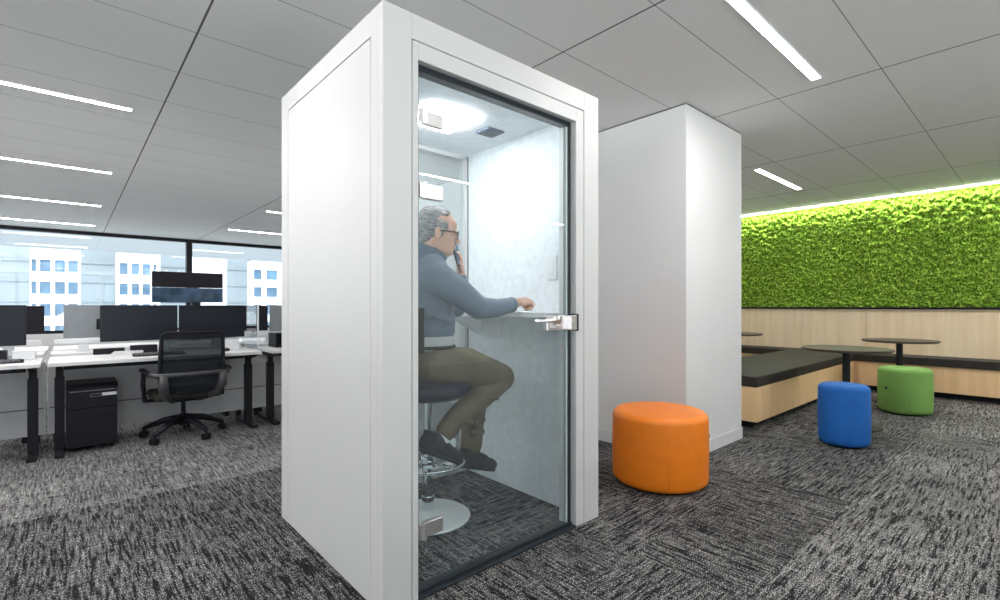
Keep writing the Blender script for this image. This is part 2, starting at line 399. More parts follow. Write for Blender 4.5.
# ------------------------------------------------------------------ city outside
M_FAC = mat('white_facade', (0.90, 0.93, 0.95), 0.6, var=0.02, scale=.2)
M_FWIN = mat('facade_window', (0.10, 0.19, 0.30), 0.15, var=0.35, scale=.25)
M_FAC2 = mat('blue_grey_facade', (0.30, 0.35, 0.39), 0.4, var=0.12, scale=.05)
def facade(x0, x1, y, ztop, cols, label, rows=6, first=-1.9, pitch=4.0, wh=2.25, depth=4):
    b = thing('office_building', ((x0 + x1) / 2, y + depth / 2, -40), label, 'building', 'towers across the street')
    wl_ = MB(); wl_.box(x0, x1, y + .5, y + depth, -40, ztop)
    # piers and spandrels in front of the recessed windows
    xs = [x0] + [v for c in cols for v in c] + [x1]
    for a, c in zip(xs[0::2], xs[1::2]):
        if c > a: wl_.box(a, c, y, y + .5, -40, ztop)
    tops = [ztop + first - k * pitch for k in range(rows)]
    zs = ztop
    for t in tops:
        for a, c in cols: wl_.box(a, c, y, y + .5, t, zs)
        zs = t - wh
    for a, c in cols: wl_.box(a, c, y, y + .5, -40, zs)
    wl_.build('wall', M_FAC, b)
    for t in tops:
        for a, c in cols:
            MB().box(a + .03, c - .03, y + .38, y + .49, t - wh, t).build('window', M_FWIN, b)
    return b
facade(-5.2, 1.65, 120, 11.5, [(-5.0, -4.35), (-3.9, -2.45), (-1.9, -.5), (-.1, 1.3)], 'white tower with four columns of square windows, leftmost across the street')
facade(6.95, 13.9, 120, 11.5, [(7.4, 8.7), (9.3, 10.5), (11.0, 12.3), (12.8, 13.3)], 'white tower with square windows left of the thick black window mullion')
facade(18.9, 26.0, 120, 11.4, [], 'plain windowless white tower just right of the thick black mullion')
facade(31.1, 40.0, 120, 11.4, [(31.5, 33.2), (34.2, 36.6), (37.6, 39.4)], 'white tower with square windows, rightmost beside the white booth')
struct('bounce_ground', MB().box(-200, 260, 14, 400, -41, -40), mat('pale_bounce', (.85, .85, .84), .9, scale=.1))  # unseen plane, added to cut glare and bounce light onto the far ceiling
bg = thing('office_building', (10, 150, -40), 'long blue grey glass building standing behind the white towers', 'building')
g_ = MB(); g_.box(-60, 90, 140, 160, -40, 13.3); g_.build('wall', M_FAC2, bg)
g_ = MB()
for k in range(12): g_.box(-60, 90, 139.7, 140, 10.5 - k * 4.2, 10.8 - k * 4.2)
g_.build('floor_band', mat('pale_band', (0.33, 0.38, 0.42), 0.5), bg)

# ------------------------------------------------------------------ ceiling lights
def ceiling_light(loc, label):
    t = thing('ceiling_light', loc, label, 'ceiling light', 'recessed linear ceiling lights')
    x, y, z = loc; L_, W_ = .685, .027
    f = MB(); 
    f.box(x - L_ - .006, x + L_ + .006, y - W_ - .006, y - W_, z - .006, z + .004); f.box(x - L_ - .006, x + L_ + .006, y + W_, y + W_ + .006, z - .006, z + .004)
    f.box(x - L_ - .006, x - L_, y - W_, y + W_, z - .006, z + .004); f.box(x + L_, x + L_ + .006, y - W_, y + W_, z - .006, z + .004)
    f.build('trim_frame', M_WPL, t)
    MB().box(x - L_, x + L_, y - W_, y + W_, z - .004, z + .004).build('diffuser', M_LED, t)
    return t
cl0 = ceiling_light((-.32, 4.74, ZC - .001), 'linear ceiling light at upper left, nearest and highest of the left row')
LP = [(-.32, 7.15, 'second linear ceiling light down the left row over the desks'),
      (-.32, 9.62, 'third linear ceiling light down the left row over the desks'),
      (-.32, 12.05, 'fourth linear ceiling light, lowest of the left row by the window head'),
      (3.07, 8.36, 'linear ceiling light whose tip just shows beside the booth edge'),
      (3.07, 10.85, 'linear ceiling light touching the booth edge, just above the right window'),
      (3.07, 1.04, 'large bright linear ceiling light at top right, above the orange pouf'),
      (6.45, 2.17, 'small far linear ceiling light right of the white column'),
      (-.32, 2.3, None), (-.32, -.14, None), (-.32, -2.6, None), (3.07, -1.4, None), (3.07, -3.6, None), (6.45, -.3, None), (6.45, -1.5, None), (6.45, -2.7, None), (-3.7, 4.74, None), (-3.7, 7.15, None), (-3.7, 9.62, None), (-3.7, 12.05, None), (-2.0, 3.5, None), (-2.0, 5.95, None), (-2.0, 8.4, None),
      (-3.7, 1.0, None), (-3.7, 3.5, None), (-3.7, 5.95, None), (-3.7, 8.4, None), (-3.7, 10.9, None), (-3.7, -1.4, None),
      (6.45, 8.36, None), (6.45, 10.85, None)]  # entries without a label: unseen lights added to brighten the office
for x, y, lab in LP:
    dup(cl0, (x, y, ZC - .001), lab or 'unseen linear ceiling light added to brighten the office')

# ------------------------------------------------------------------ phone booth
BX0, BX1, BY0, BY1, BZ = 0.882, 2.196, 1.658, 2.82, 2.32
IX0, IX1, IY1, IZ = 0.95, 2.13, 2.75, 2.233
booth = thing('phone_booth', ((BX0 + BX1) / 2, (BY0 + BY1) / 2, 0), 'tall white office phone booth with a glass door, man inside', 'phone booth')
# front frame: outer ring, groove, casing, backing
f = MB(); OX0, OX1, OZ = 1.037, 2.006, 2.146
f.box(BX0, 1.006, BY0, 1.70, 0.004, BZ); f.box(2.073, BX1, BY0, 1.70, 0.004, BZ); f.box(1.006, 2.073, BY0, 1.70, 2.220, BZ)
f.build('front_frame', M_BOOTH, booth, bevel=.002)
f = MB(); f.box(1.011, OX0, BY0 + .001, 1.74, 0.004, 2.215); f.box(OX1, 2.068, BY0 + .001, 1.74, 0.004, 2.215); f.box(OX0, OX1, BY0 + .001, 1.74, OZ, 2.215)
f.build('door_casing', M_BOOTH, booth, bevel=.002)
f = MB(); f.box(1.0, 1.02, 1.668, 1.74, 0.004, 2.222); f.box(2.06, 2.08, 1.668, 1.74, 0.004, 2.222); f.box(1.0, 2.08, 1.668, 1.74, 2.21, 2.228)
f.box(BX0 + .01, 1.0, 1.70, 1.74, 0.004, BZ - .01); f.box(2.08, BX1 - .01, 1.70, 1.74, 0.004, BZ - .01); f.box(1.0, 2.08, 1.70, 1.74, 2.228, BZ - .01)
f.build('frame_core', M_BOOTH, booth)
# left outer side: posts, rail, raised panel in a thin gap
f = MB(); f.box(BX0, IX0 - .02, 1.70, 1.760, 0.004, BZ); f.box(BX0, IX0 - .02, 2.720, BY1, 0.004, BZ); f.box(BX0, IX0 - .02, 1.760, 2.720, 2.223, BZ)
f.build('side_frame', M_BOOTH, booth, bevel=.002)
MB().box(BX0 + .001, IX0 - .02, 1.7655, 2.7145, 0.004, 2.2175).build('side_panel', M_BOOTH, booth, bevel=.002)
MB().box(BX0 + .01, IX0 - .02, 1.745, 2.73, 0.01, 2.23).build('side_backing', M_BOOTH, booth)
MB().box(IX0 - .02, IX0, 1.745, IY1, 0.004, IZ).build('felt_lining', M_FELT, booth)
MB().box(IX1 + .02, BX1, 1.745, BY1, 0.004, BZ).build('side_wall', M_BOOTH, booth, bevel=.002)
MB().box(IX1, IX1 + .02, 1.745, IY1, 0.004, IZ).build('felt_lining', M_FELT, booth)
MB().box(BX0 + .005, BX1 - .005, 1.745, BY1 - .005, BZ - .03, BZ - .001).build('roof', M_BOOTH, booth)
MB().box(IX0, IX1, 1.745, IY1, IZ, IZ + .03).build('ceiling_panel', M_FELT, booth)
f = MB(); f.box(IX0 - .02, .985, IY1, BY1, 0.004, IZ); f.box(2.108, IX1 + .02, IY1, BY1, 0.004, IZ)
f.box(.985, 2.108, IY1, BY1, 0.004, .075); f.box(IX0 - .02, IX1 + .02, IY1, BY1, 2.205, BZ - .03)
f.build('rear_frame', M_BOOTH, booth, bevel=.002)
MB().box(.985, 2.108, 2.78, 2.79, .075, 2.205).build('rear_glass', M_BACKG, booth)
cll = MB(); cll.box(1.43, 1.72, 2.13, 2.41, IZ - .022, IZ); cll.build('ceiling_lamp', M_LEDB, booth)
v_ = MB(); v_.box(1.855, 1.985, 2.20, 2.32, IZ - .012, IZ)
vent = v_.build('air_vent', mat('grey_vent', (0.13, 0.17, 0.24), .6), booth, bevel=.003)
v_ = MB()
for k in range(5): v_.box(1.865, 1.975, 2.212 + k * .022, 2.222 + k * .022, IZ - .016, IZ - .012)
v_.build('vent_slat', M_GPL, vent)
# shade line of the interior corner, put in as a slim dark strip
MB().box(IX1 - .006, IX1, IY1 - .006, IY1, 0.004, IZ).build('corner_shade_strip', M_GPL, booth)
# door
door = MB().box(1.062, 1.970, 1.695, 1.705, 0.026, 2.118).build('glass_door', M_DOOR, booth)
MB().box(1.970, 1.977, 1.695, 1.705, 0.026, 2.118).build('glass_edge', M_GEDGE, door)
s_ = MB(); s_.box(1.980, 1.996, 1.688, 1.705, 0.02, OZ); s_.box(OX0, 1.058, 1.690, 1.74, 0.02, OZ); s_.box(1.058, 1.980, 1.690, 1.74, 2.122, OZ)
s_.build('seal', M_DARKF, booth, bevel=.002)
MB().box(1.968, OX1, 1.716, 1.744, 0.02, OZ).build('door_stop', M_BOOTH, booth)
s_ = MB(); s_.box(OX0, OX1, 1.655, 1.70, 0.002, .012); s_.box(OX0, OX1, 1.685, 1.735, 0.012, .022)
s_.build('threshold', M_DARKF, booth, bevel=.003)
# handle
hn = MB(); hn.box(1.790, 1.940, 1.668, 1.694, 1.046, 1.122); hn = hn.build('door_handle', M_CHROME, booth, bevel=.004)
h_ = MB(); h_.box(1.940, 1.992, 1.640, 1.682, 1.046, 1.122); h_.build('latch_plate', M_CHROME, hn, bevel=.004)
h_ = MB(); h_.box(1.992, 2.000, 1.636, 1.684, 1.040, 1.128); h_.build('strike_plate', M_DARKF, hn, bevel=.001)
h_ = MB(); h_.cyl((1.85, 1.670, 1.098), (1.85, 1.640, 1.098), .018); h_.tube([(1.85, 1.640, 1.098), (1.81, 1.636, 1.098), (1.675, 1.636, 1.096)], .0085)
h_.build('lever', M_CHROME, hn, smooth=True)
h_ = MB(); h_.tube([(1.85, 1.64, 1.068), (1.83, 1.655, 1.062), (1.81, 1.666, 1.06)], .006); h_.cyl((1.85, 1.668, 1.066), (1.85, 1.655, 1.066), .012)
h_.build('thumb_turn', M_CHROME, hn, smooth=True)
for (z0, z1, xe) in ((1.905, 1.96, 1.165), (1.605, 1.665, 1.165), (0.235, 0.295, 1.165)):
    h_ = MB(); h_.box(1.075, xe, 1.672, 1.694, z0, z1)
    hg = h_.build('hinge', M_CHROME, booth, bevel=.003)
    h_ = MB(); h_.cyl((1.070, 1.668, z0 - .004), (1.070, 1.668, z1 + .004), .012); h_.box(1.046, 1.070, 1.662, 1.672, z0, z1)
    h_.build('hinge_knuckle', M_CHROME, hg, bevel=.001)
# shelf, switch, outlet
MB().box(1.865, IX1 - .001, 1.76, IY1 - .004, 1.105, 1.137).build('shelf', M_DESK, booth, bevel=.004)
b_ = MB(); b_.prism([(IX1 - .001, 1.105), (IX1 - .001, .98), (IX1 - .02, .98), (1.90, 1.085), (1.90, 1.105)], 'y', 2.60, 2.625)
b_.build('shelf_bracket', M_WPL, booth)
sw = MB().box(IX1 - .010, IX1, 1.900, 1.978, 1.325, 1.465).build('light_switch', M_WPL, booth, bevel=.003)
MB().box(IX1 - .014, IX1 - .010, 1.922, 1.956, 1.355, 1.435).build('rocker', M_WPL, sw, bevel=.002)
MB().box(IX1 - .016, IX1 - .014, 1.936, 1.942, 1.362, 1.366).build('indicator', M_GPL, sw)
ou = MB().box(IX1 - .014, IX1, 2.395, 2.535, .955, 1.065).build('outlet_plate', M_WPL, booth, bevel=.004)
MB().box(IX1 - .018, IX1 - .014, 2.42, 2.51, .975, 1.045).build('socket', M_WPL, ou, bevel=.002)

# ------------------------------------------------------------------ bar stool
SX, SY = 1.49, 2.285
st = thing('bar_stool', (SX, SY, 0), 'chrome bar stool with dark navy seat inside the booth', 'stool')
MB().lathe((SX, SY, 0), [(0, .004), (.232, .004), (.235, .010), (.225, .016), (.06, .030), (.035, .045), (0, .045)], 56).build('base', M_DISC, st, smooth=True)
MB().lathe((SX, SY, 0), [(0, .03), (.034, .03), (.034, .12), (.029, .12), (.029, .42), (.022, .42), (.022, .66), (0, .66)], 28).build('post', M_POL, st)
rg = MB(); rg.tube([(SX + .2 * math.cos(a), SY + .2 * math.sin(a), .31) for a in [2 * PI * i / 48 for i in range(48)]], .009, 10, True)
for a in (.7, 2.8, 4.9): rg.cyl((SX + .02 * math.cos(a), SY + .02 * math.sin(a), .31), (SX + .2 * math.cos(a), SY + .2 * math.sin(a), .31), .008, n=10)
rg.lathe((SX, SY, 0), [(.036, .28), (.040, .28), (.040, .34), (.036, .34), (.036, .28)], 24)
rg.build('foot_ring', M_POL, st, smooth=True)
se = MB(); se.lathe((SX, SY, 0), [(0, .655), (.10, .655), (.19, .668), (.235, .690), (.243, .715), (.235, .742), (.20, .757), (.1, .752), (0, .748)], 48)
se.build('seat', M_NAVY, st, smooth=True)
bk = MB()
for a0 in [2.25 + i * .075 for i in range(25)]:
    a1 = a0 + .078; r0, r1 = .205, .235
    def q(a, r, z): return (SX - .02 + r * math.cos(a), SY + r * math.sin(a), z)
    vs = [bk.bm.verts.new(q(a, r, z)) for a in (a0, a1) for r in (r0, r1) for z in (.93, 1.16)]
    for f_ in ((0, 1, 3, 2), (4, 6, 7, 5), (0, 4, 5, 1), (2, 3, 7, 6), (0, 2, 6, 4), (1, 5, 7, 3)): bk.bm.faces.new([vs[i] for i in f_])
bmesh.ops.remove_doubles(bk.bm, verts=bk.bm.verts[:], dist=.003)
bk.build('backrest', M_BLACK, st)
bs = MB()
for a in (2.4, 3.9): bs.tube([(SX - .02 + .19 * math.cos(a), SY + .19 * math.sin(a), .70), (SX - .02 + .235 * math.cos(a), SY + .235 * math.sin(a), .80), (SX - .02 + .22 * math.cos(a), SY + .22 * math.sin(a), 1.0)], .010)
bs.build('back_support', M_BLKM, st, smooth=True)

# ------------------------------------------------------------------ seated man
man = thing('person', (1.46, 2.27, 0), 'grey-haired man in glasses, blue grey sweater and olive trousers, sitting in booth holding phone', 'person')
HY = -0.42                                  # head yaw
HC = Vector((1.455, 2.14, 1.552))           # head centre
HM = Matrix.Rotation(HY, 3, 'Z') @ Matrix.Rotation(math.radians(6), 3, 'Y')
def H(x, y, z): return tuple(HC + HM @ (Vector((x, y, z)) * 1.03))
# joints
nsh, nel, nwr = (1.385, 2.04, 1.345), (1.585, 1.955, 1.160), (1.850, 1.965, 1.180)
fsh, fel, fwr = (1.50, 2.42, 1.335), (1.77, 2.40, 1.160), (1.730, 2.300, 1.365)
nhip, nkn, nan = (1.46, 2.19, .855), (1.900, 2.14, .750), (1.52, 2.175, .475)
fhip, fkn, fan = (1.46, 2.37, .855), (1.895, 2.33, .765), (1.815, 2.32, .325)
body = MB()
# head
body.ball(H(-.012, 0, .035), (.100 * 1.06, .078 * 1.06, .095 * 1.06), HM)
body.ball(H(.025, 0, -.03), (.072, .062, .085), HM)
body.ball(H(.052, 0, -.083), (.040, .040, .033), HM)        # chin
body.ball(H(.070, 0, .045), (.026, .056, .040), HM)         # forehead
body.ball(H(.083, 0, .018), (.014, .048, .010), HM)         # brow
body.limb([(*H(.088, 0, .010), .008), (*H(.106, 0, -.020), .011), (*H(.114, 0, -.030), .0115)])
body.ball(H(.100, .012, -.034), .009, HM); body.ball(H(.100, -.012, -.034), .009, HM)
body.ball(H(.090, 0, -.058), (.012, .024, .006), HM); body.ball(H(.087, 0, -.068), (.012, .021, .007), HM)
for sd in (-1, 1):
    body.ball(H(.066, sd * .034, .001), (.016, .014, .010), HM)
    body.ball(H(-.012, sd * .083, -.008), (.018, .009, .032), HM)
    body.ball(H(-.010, sd * .084, -.030), (.011, .008, .014), HM)
    body.ball(H(.050, sd * .040, -.030), (.022, .018, .022), HM)
body.limb([(*H(-.035, 0, -.04), .060), (1.425, 2.19, 1.435, .062), (1.42, 2.22, 1.38, .07)])
# trunk and limbs under the clothes
body.limb([(1.42, 2.22, 1.30, .12), (1.46, 2.27, 1.05, .115), (1.465, 2.28, .88, .12)])
body.limb([(1.40, 2.10, 1.325, .06), (1.45, 2.36, 1.33, .06)])
body.limb([(*nsh, .048), (*nel, .036), (*nwr, .025)]); body.limb([(*fsh, .048), (*fel, .036), (*fwr, .025)])
body.limb([(*nhip, .075), (*nkn, .052), (*nan, .036)]); body.limb([(*fhip, .075), (*fkn, .052), (*fan, .036)])
def foot(an, toe): body.limb([(an[0] - .03, an[1], an[2] - .02, .02), (*toe, .012)])
foot(nan, (1.50, 2.17, .42)); foot(fan, (1.90, 2.32, .215))
# near hand, loosely closed on the shelf
def hand(base, fwd, up, side, bend, n=4, spread=.0195, sc_=1.0):
    """palm + four fingers + thumb; fwd = along the hand, up = back of hand, side = towards the thumb"""
    B = Vector(base); f_, u_, s2 = Vector(fwd).normalized(), Vector(up).normalized(), Vector(side).normalized()
    P = lambda a, b, c, r: (*(B + f_ * a * sc_ + u_ * b * sc_ + s2 * c * sc_), r * sc_)
    body.limb([P(0, 0, 0, .025), P(.025, 0, .0, .024)])
    for k in range(4):
        c = (1.5 - k) * spread
        body.limb([P(.018, 0, c * .7, .0145), P(.075 - abs(k - 1) * .004, .002, c, .0125)])
        ln = (.034, .040, .037, .029)[k]; a = P(.077 - abs(k - 1) * .004, .004, c, .0105)
        ang = 0; p = Vector((.077 - abs(k - 1) * .004, .004, c)); chain = [a]
        for j, l_ in enumerate((ln, ln * .68, ln * .55)):
            ang += bend[j]
            p = p + Vector((math.cos(ang), -math.sin(ang), 0)) * l_
            chain.append(P(p.x, p.y, p.z, .0100 - j * .0012))
        body.limb(chain)
    body.limb([P(.012, -.004, .024, .015), P(.042, -.016, .046, .0125), P(.070, -.024, .040, .0105), P(.088, -.028, .026, .009)])
hand((nwr[0] + .02, nwr[1] - .002, nwr[2] + .010), (1, -.10, .12), (-.05, -.35, 1), (.1, 1, .3), (.75, 1.25, .9), sc_=1.05)
# far hand raised to the face around the phone
hand((fwr[0] - .005, fwr[1] - .005, fwr[2] + .012), (-.28, -.12, 1), (1, -.5, .25), (-.3, -.8, -.1), (.35, .60, .5), sc_=1.0)
bo = body.build('body', M_SKIN, man, remesh=.0042, smit=3)
# hair: back and sides of the skull, thin on top
hr = MB()
hr.ball(H(-.040, 0, .030), (.086, .087, .088), HM); hr.ball(H(-.030, 0, .060), (.086, .080, .085), HM)
hr.ball(H(-.060, 0, -.020), (.058, .068, .060), HM)
hr.ball(H(.005, 0, .100), (.060, .056, .033), HM)
for sd in (-1, 1):
    hr.ball(H(.002, sd * .068, .028), (.042, .020, .036), HM); hr.ball(H(.010, sd * .076, .000), (.010, .008, .026), HM)
for k in range(34):                       # tufts
    a = random.uniform(-.9, .9); b = random.uniform(-.07, .07)
    hr.limb([(*H(-.03 + .06 * a, b, .118 - abs(b) * .3 - .03 * a * a), .007), (*H(-.00 + .06 * a, b * 1.1, .135 - abs(b) * .5 - .035 * a * a), .003)])
hr.build('hair', M_HAIR, man, remesh=.005, smit=1)
# glasses
gl = MB()
for sd in (-1, 1):
    gl.tube([H(.104 - .012 * abs(math.cos(t)) * (1 if math.cos(t) * sd > 0 else 0), sd * .034 + .025 * math.cos(t), .000 + .020 * math.sin(t)) for t in [2 * PI * i / 20 for i in range(20)]], .0026, 8, True)
    gl.tube([H(.092, sd * .060, .006), H(.085, sd * .074, .008), H(.02, sd * .086, .006), H(-.020, sd * .088, .000)], .0030)
gl.tube([H(.106, -.010, .004), H(.110, 0, .008), H(.106, .010, .004)], .0026)
gl.build('glasses', mat('dark_spectacle_frame', (0.03, .025, .03), .3), man, smooth=True)
# sweater
swt = MB()
swt.limb([(1.415, 2.22, 1.285, .150), (1.465, 2.27, 1.145, .150)])
swt.ball((1.455, 2.24, 1.20), (.145, .175, .16)); swt.ball((1.49, 2.27, 1.10), (.135, .165, .11)); swt.lathe((1.475, 2.275, 1.005), [(0, 0), (.150, 0), (.157, .03), (.155, .12), (0, .12)], 40)
swt.limb([(1.395, 2.09, 1.325, .085), (1.47, 2.37, 1.33, .085)])
swt.limb([(1.41, 2.20, 1.405, .090), (1.415, 2.185, 1.455, .080), (1.455, 2.165, 1.445, .070)])
swt.limb([(1.40, 2.09, 1.365, .070), (1.44, 2.33, 1.37, .075)])
swt.limb([(1.385, 2.06, 1.320, .085), (1.48, 1.99, 1.245, .070), (*nel, .060), (1.70, 1.956, 1.158, .051), (1.822, 1.965, 1.176, .041)])
swt.limb([(1.50, 2.40, 1.320, .080), (*fel, .058), (1.752, 2.35, 1.255, .048), (1.735, 2.315, 1.335, .040)])
for (p_, q_) in (((1.52, 1.965, 1.235), (1.56, 1.93, 1.205)), ((1.545, 1.97, 1.24), (1.60, 1.935, 1.19)), ((1.44, 2.08, 1.20), (1.50, 2.09, 1.14)), ((1.42, 2.10, 1.12), (1.52, 2.11, 1.09))):
    swt.limb([(*p_, .020), (*q_, .014)])
swt.build('sweater', M_SWEAT, man, remesh=.007, smit=4)
cf = MB(); cf.lathe((0, 0, 0), [(.040, 0), (.043, .004), (.043, .022), (.040, .026)], 24)
cf.xf(Matrix.Translation((1.810, 1.965, 1.176)) @ Matrix.Rotation(PI / 2, 4, 'Y')); cf.build('cuff', M_SWEAT, man, smooth=True)
sh = MB(); sh.lathe((1.475, 2.275, .925), [(.120, 0), (.146, .01), (.148, .08), (.140, .10)], 32); sh.build('shirt_hem', M_SHIRT, man, smooth=True)
be = MB(); be.tube([(1.478 + .150 * math.cos(a), 2.275 + .152 * math.sin(a), 0.948) for a in [2 * PI * i / 32 for i in range(32)]], .009, 8, True)
be.build('belt', M_BLACK, man, smooth=True)
# trousers
tr = MB()
tr.limb([(1.455, 2.235, .870, .115), (1.455, 2.325, .870, .115)]); tr.ball((1.48, 2.28, .875), (.145, .17, .075))
tr.limb([(1.46, 2.19, .860, .100), (1.66, 2.165, .835, .104), (nkn[0], nkn[1], nkn[2], .082), (1.73, 2.155, .640, .075), (1.60, 2.17, .555, .060), (1.535, 2.172, .495, .058)])
tr.limb([(1.46, 2.37, .860, .100), (1.66, 2.35, .838, .092), (fkn[0], fkn[1], fkn[2], .070), (1.865, 2.33, .60, .074), (1.840, 2.328, .46, .069), (1.825, 2.325, .330, .066)])
for (p_, q_) in (((1.87, 2.08, .69), (1.78, 2.08, .68)), ((1.82, 2.08, .65), (1.74, 2.09, .66)), ((1.62, 2.085, .89), (1.74, 2.09, .80)), ((1.55, 2.09, .90), (1.62, 2.08, .80)), ((1.88, 2.275, .48), (1.80, 2.265, .46)), ((1.87, 2.27, .41), (1.78, 2.265, .42)), ((1.59, 2.12, .56), (1.68, 2.13, .52)), ((1.56, 2.12, .52), (1.60, 2.11, .56))):
    tr.limb([(*p_, .016), (*q_, .012)])
tr.build('trousers', M_PANTS, man, remesh=.007, smit=3)
# shoes
def shoe(heel, toe, y, nm):
    h_, t_ = Vector((heel[0], y, heel[1])), Vector((toe[0], y, toe[1])); d = (t_ - h_).normalized(); L_ = (t_ - h_).length
    ang = math.atan2(d.z, d.x)
    T = Matrix.Translation(h_) @ Matrix.Rotation(-ang, 4, 'Y')
    m = MB()
    m.ball((.045, 0, .050), (.050, .043, .060)); m.ball((.10, 0, .060), (.065, .047, .060)); m.ball((.165, 0, .046), (.080, .052, .048)); m.ball((.240, 0, .036), (.065, .050, .036))
    m.cyl((.055, 0, .06), (.045, 0, .115), .044, .044, 20); m.limb([(.03, 0, .02, .018), (.28 * L_ / .31, 0, .018, .016)])
    m.xf(T); ob = m.build('shoe', M_SHOE, man, remesh=.005, smit=3)
    s = MB()
    out = [(.0, .0), (.015, .028), (.06, .036), (.12, .036), (.19, .046), (.25, .044), (.29, .026), (.302, 0)]
    poly = [(a, b) for a, b in out] + [(a, -b) for a, b in out[::-1][1:-1]]
    s.prism(poly, 'z', -.004, .018); s.xf(T); s.build('sole', M_SOLE, ob, bevel=.006)
    s = MB()
    for k in range(4): s.tube([(.110 + k * .022, -.026, .086 - k * .010), (.112 + k * .022, 0, .097 - k * .011), (.110 + k * .022, .026, .086 - k * .010)], .0035)
    s.xf(T); s.build('laces', M_BLACK, ob, smooth=True)
    return T, ob
T1, s1 = shoe((1.350, .425), (1.635, .285), 2.17, 'n'); T2, s2 = shoe((1.715, .225), (2.010, .135), 2.32, 'f')
sk = MB(); sk.limb([(1.525, 2.175, .49, .042), (1.50, 2.175, .45, .043)]); sk.ball((1.560, 2.16, .425), (.026, .03, .036)); sk.build('sock', M_WPL, man, smooth=True, remesh=.006)
# phone held at the far cheek
ph = MB(); ph.box(-.0045, .0045, -.036, .036, -.072, .072)
ph.xf(Matrix.Translation((1.672, 2.262, 1.468)) @ Matrix.Rotation(-1.05, 4, 'Z') @ Matrix.Rotation(-.25, 4, 'Y'))
phn = thing('mobile_phone', (1.672, 2.262, 1.40), "dark mobile phone held at the man's cheek", 'phone')
pb = ph.build('phone_body', M_BLACK, phn, bevel=.004)
ph = MB(); ph.box(.0045, .0052, -.032, .032, -.066, .066)
ph.xf(Matrix.Translation((1.672, 2.262, 1.468)) @ Matrix.Rotation(-1.05, 4, 'Z') @ Matrix.Rotation(-.25, 4, 'Y')); ph.build('screen', M_SCRB, phn)

# ------------------------------------------------------------------ poufs
def pouf(c, r, h, m, label, tabang, tabz):
    t = thing('pouf', (*c, 0), label, 'pouf')
    rd = .045
    prof = [(0, .012), (r - .05, .012), (r - .02, .018), (r - .004, .035), (r, .06), (r + .003, h * .5), (r, h - rd - .01)]
    MB().lathe((*c, 0), prof, 64).build('side_cover', m, t, smooth=True)
    prof = [(r, h - rd - .01)] + [(r - rd + rd * math.cos(a), h - rd + rd * math.sin(a) - .002 * 0) for a in [PI / 2 * i / 8 for i in range(9)]] + [(r * .5, h + .006), (0, h + .008)]
    MB().lathe((*c, 0), prof, 64).build('top_cover', m, t, smooth=True)
    sm = MB(); sm.tube([(c[0] + (r - .002) * math.cos(a), c[1] + (r - .002) * math.sin(a), h - rd - .012) for a in [2 * PI * i / 64 for i in range(64)]], .003, 6, True)
    aa = math.atan2(-c[1], -c[0]) + .18
    sm.tube([(c[0] + (r + .0012) * math.cos(aa), c[1] + (r + .0012) * math.sin(aa), z) for z in (.05, h * .5, h - rd - .01)], .0022, 6)
    sm.build('seam', m, t, smooth=True)
    MB().lathe((*c, 0), [(0, 0), (r - .06, 0), (r - .05, .012), (0, .012)], 40).build('foot_plate', M_BLACK, t)
    for q_, (ta, tz) in enumerate(zip(tabang, tabz)):
        x, y = c[0] + (r + .008) * math.cos(ta), c[1] + (r + .008) * math.sin(ta)
        MB().box(-.012, .012, -.008, .008, -.010, .010, Matrix.Translation((x, y, tz)) @ Matrix.Rotation(ta, 4, 'Z')).build('pull_tab', M_BLACK, t, bevel=.002)
    return t
pouf((2.967, 1.738), .306, .478, M_ORANGE, 'large round orange leather pouf in front of the white column', [-1.05 + .25], [.305])
pouf((4.905, 1.156), .184, .512, M_BLUE, 'round blue fabric pouf beside the maple bench', [], [])
pouf((6.87, 1.056), .236, .495, M_GREEN, 'round green fabric pouf under the farther table', [-.62, 2.6], [.40, .28])

# ------------------------------------------------------------------ lounge benches
def bench_box(t, x0, x1, y0, y1, name='bench_base', seams=()):
    MB().box(x0, x1, y0, y1, .075, .402).build(name, M_WOOD, t, bevel=.003)
    MB().box(x0 + .10, x1 - (0), y0 + .10, y1, 0, .075).build('toe_kick', M_BLACK, t)
b1 = thing('bench', (6.5, 2.25, 0), 'deep maple bench with charcoal cushions, its end beside the white column', 'bench')
bench_box(b1, 4.825, 8.22, 1.82, 2.67)
for a, b in ((4.822, 6.10), (6.103, 7.38), (7.383, 8.22)):
    MB().box(a, b, 1.815, 2.672, .404, .505).build('cushion', M_CUSH, b1, bevel=.012, segs=3)
b2 = thing('bench', (8.45, .6, 0), 'long maple wall bench with charcoal cushion under the moss wall', 'bench')
MB().box(8.26, 8.65, -3.9, 3.72, .075, .402).build('bench_base', M_WOOD, b2, bevel=.003)
MB().box(8.38, 8.65, -3.9, 3.72, 0, .075).build('toe_kick', M_BLACK, b2)
for a, b in ((-3.9, -2.0), (-1.997, -.1), (-.097, 1.81), (2.68, 3.72)):
    MB().box(8.225, 8.64, a, b, .404, .505).build('cushion', M_CUSH, b2, bevel=.012, segs=3)
MB().box(8.225, 8.64, 1.815, 2.674, .404, .505).build('cushion', M_CUSH, b2, bevel=.004)
wp = thing('wall_panelling', (8.70, 0, 0), 'pale maple panels lining the wall between bench and moss', 'wall panel')
ys = [-3.9, -3.07, -2.25, -1.4, -.6, .25, 1.768 - .76, 1.768, 2.605, 3.445, 3.74]
ys = [-3.9, -2.45, -.60, .9 - .0, 1.768, 2.605, 3.445, 3.74]
ys = [-3.9, -2.3, -.7, 1.768, 2.605, 3.445, 3.74]
for a, b in zip(ys, ys[1:]):
    MB().box(8.655, 8.74, a + .002, b - .002, .38, 1.125).build('panel', M_WOODP, wp, bevel=.0015)
MB().box(8.665, 8.74, -3.9, 3.74, .40, 1.12).build('backing', M_BLACK, wp)
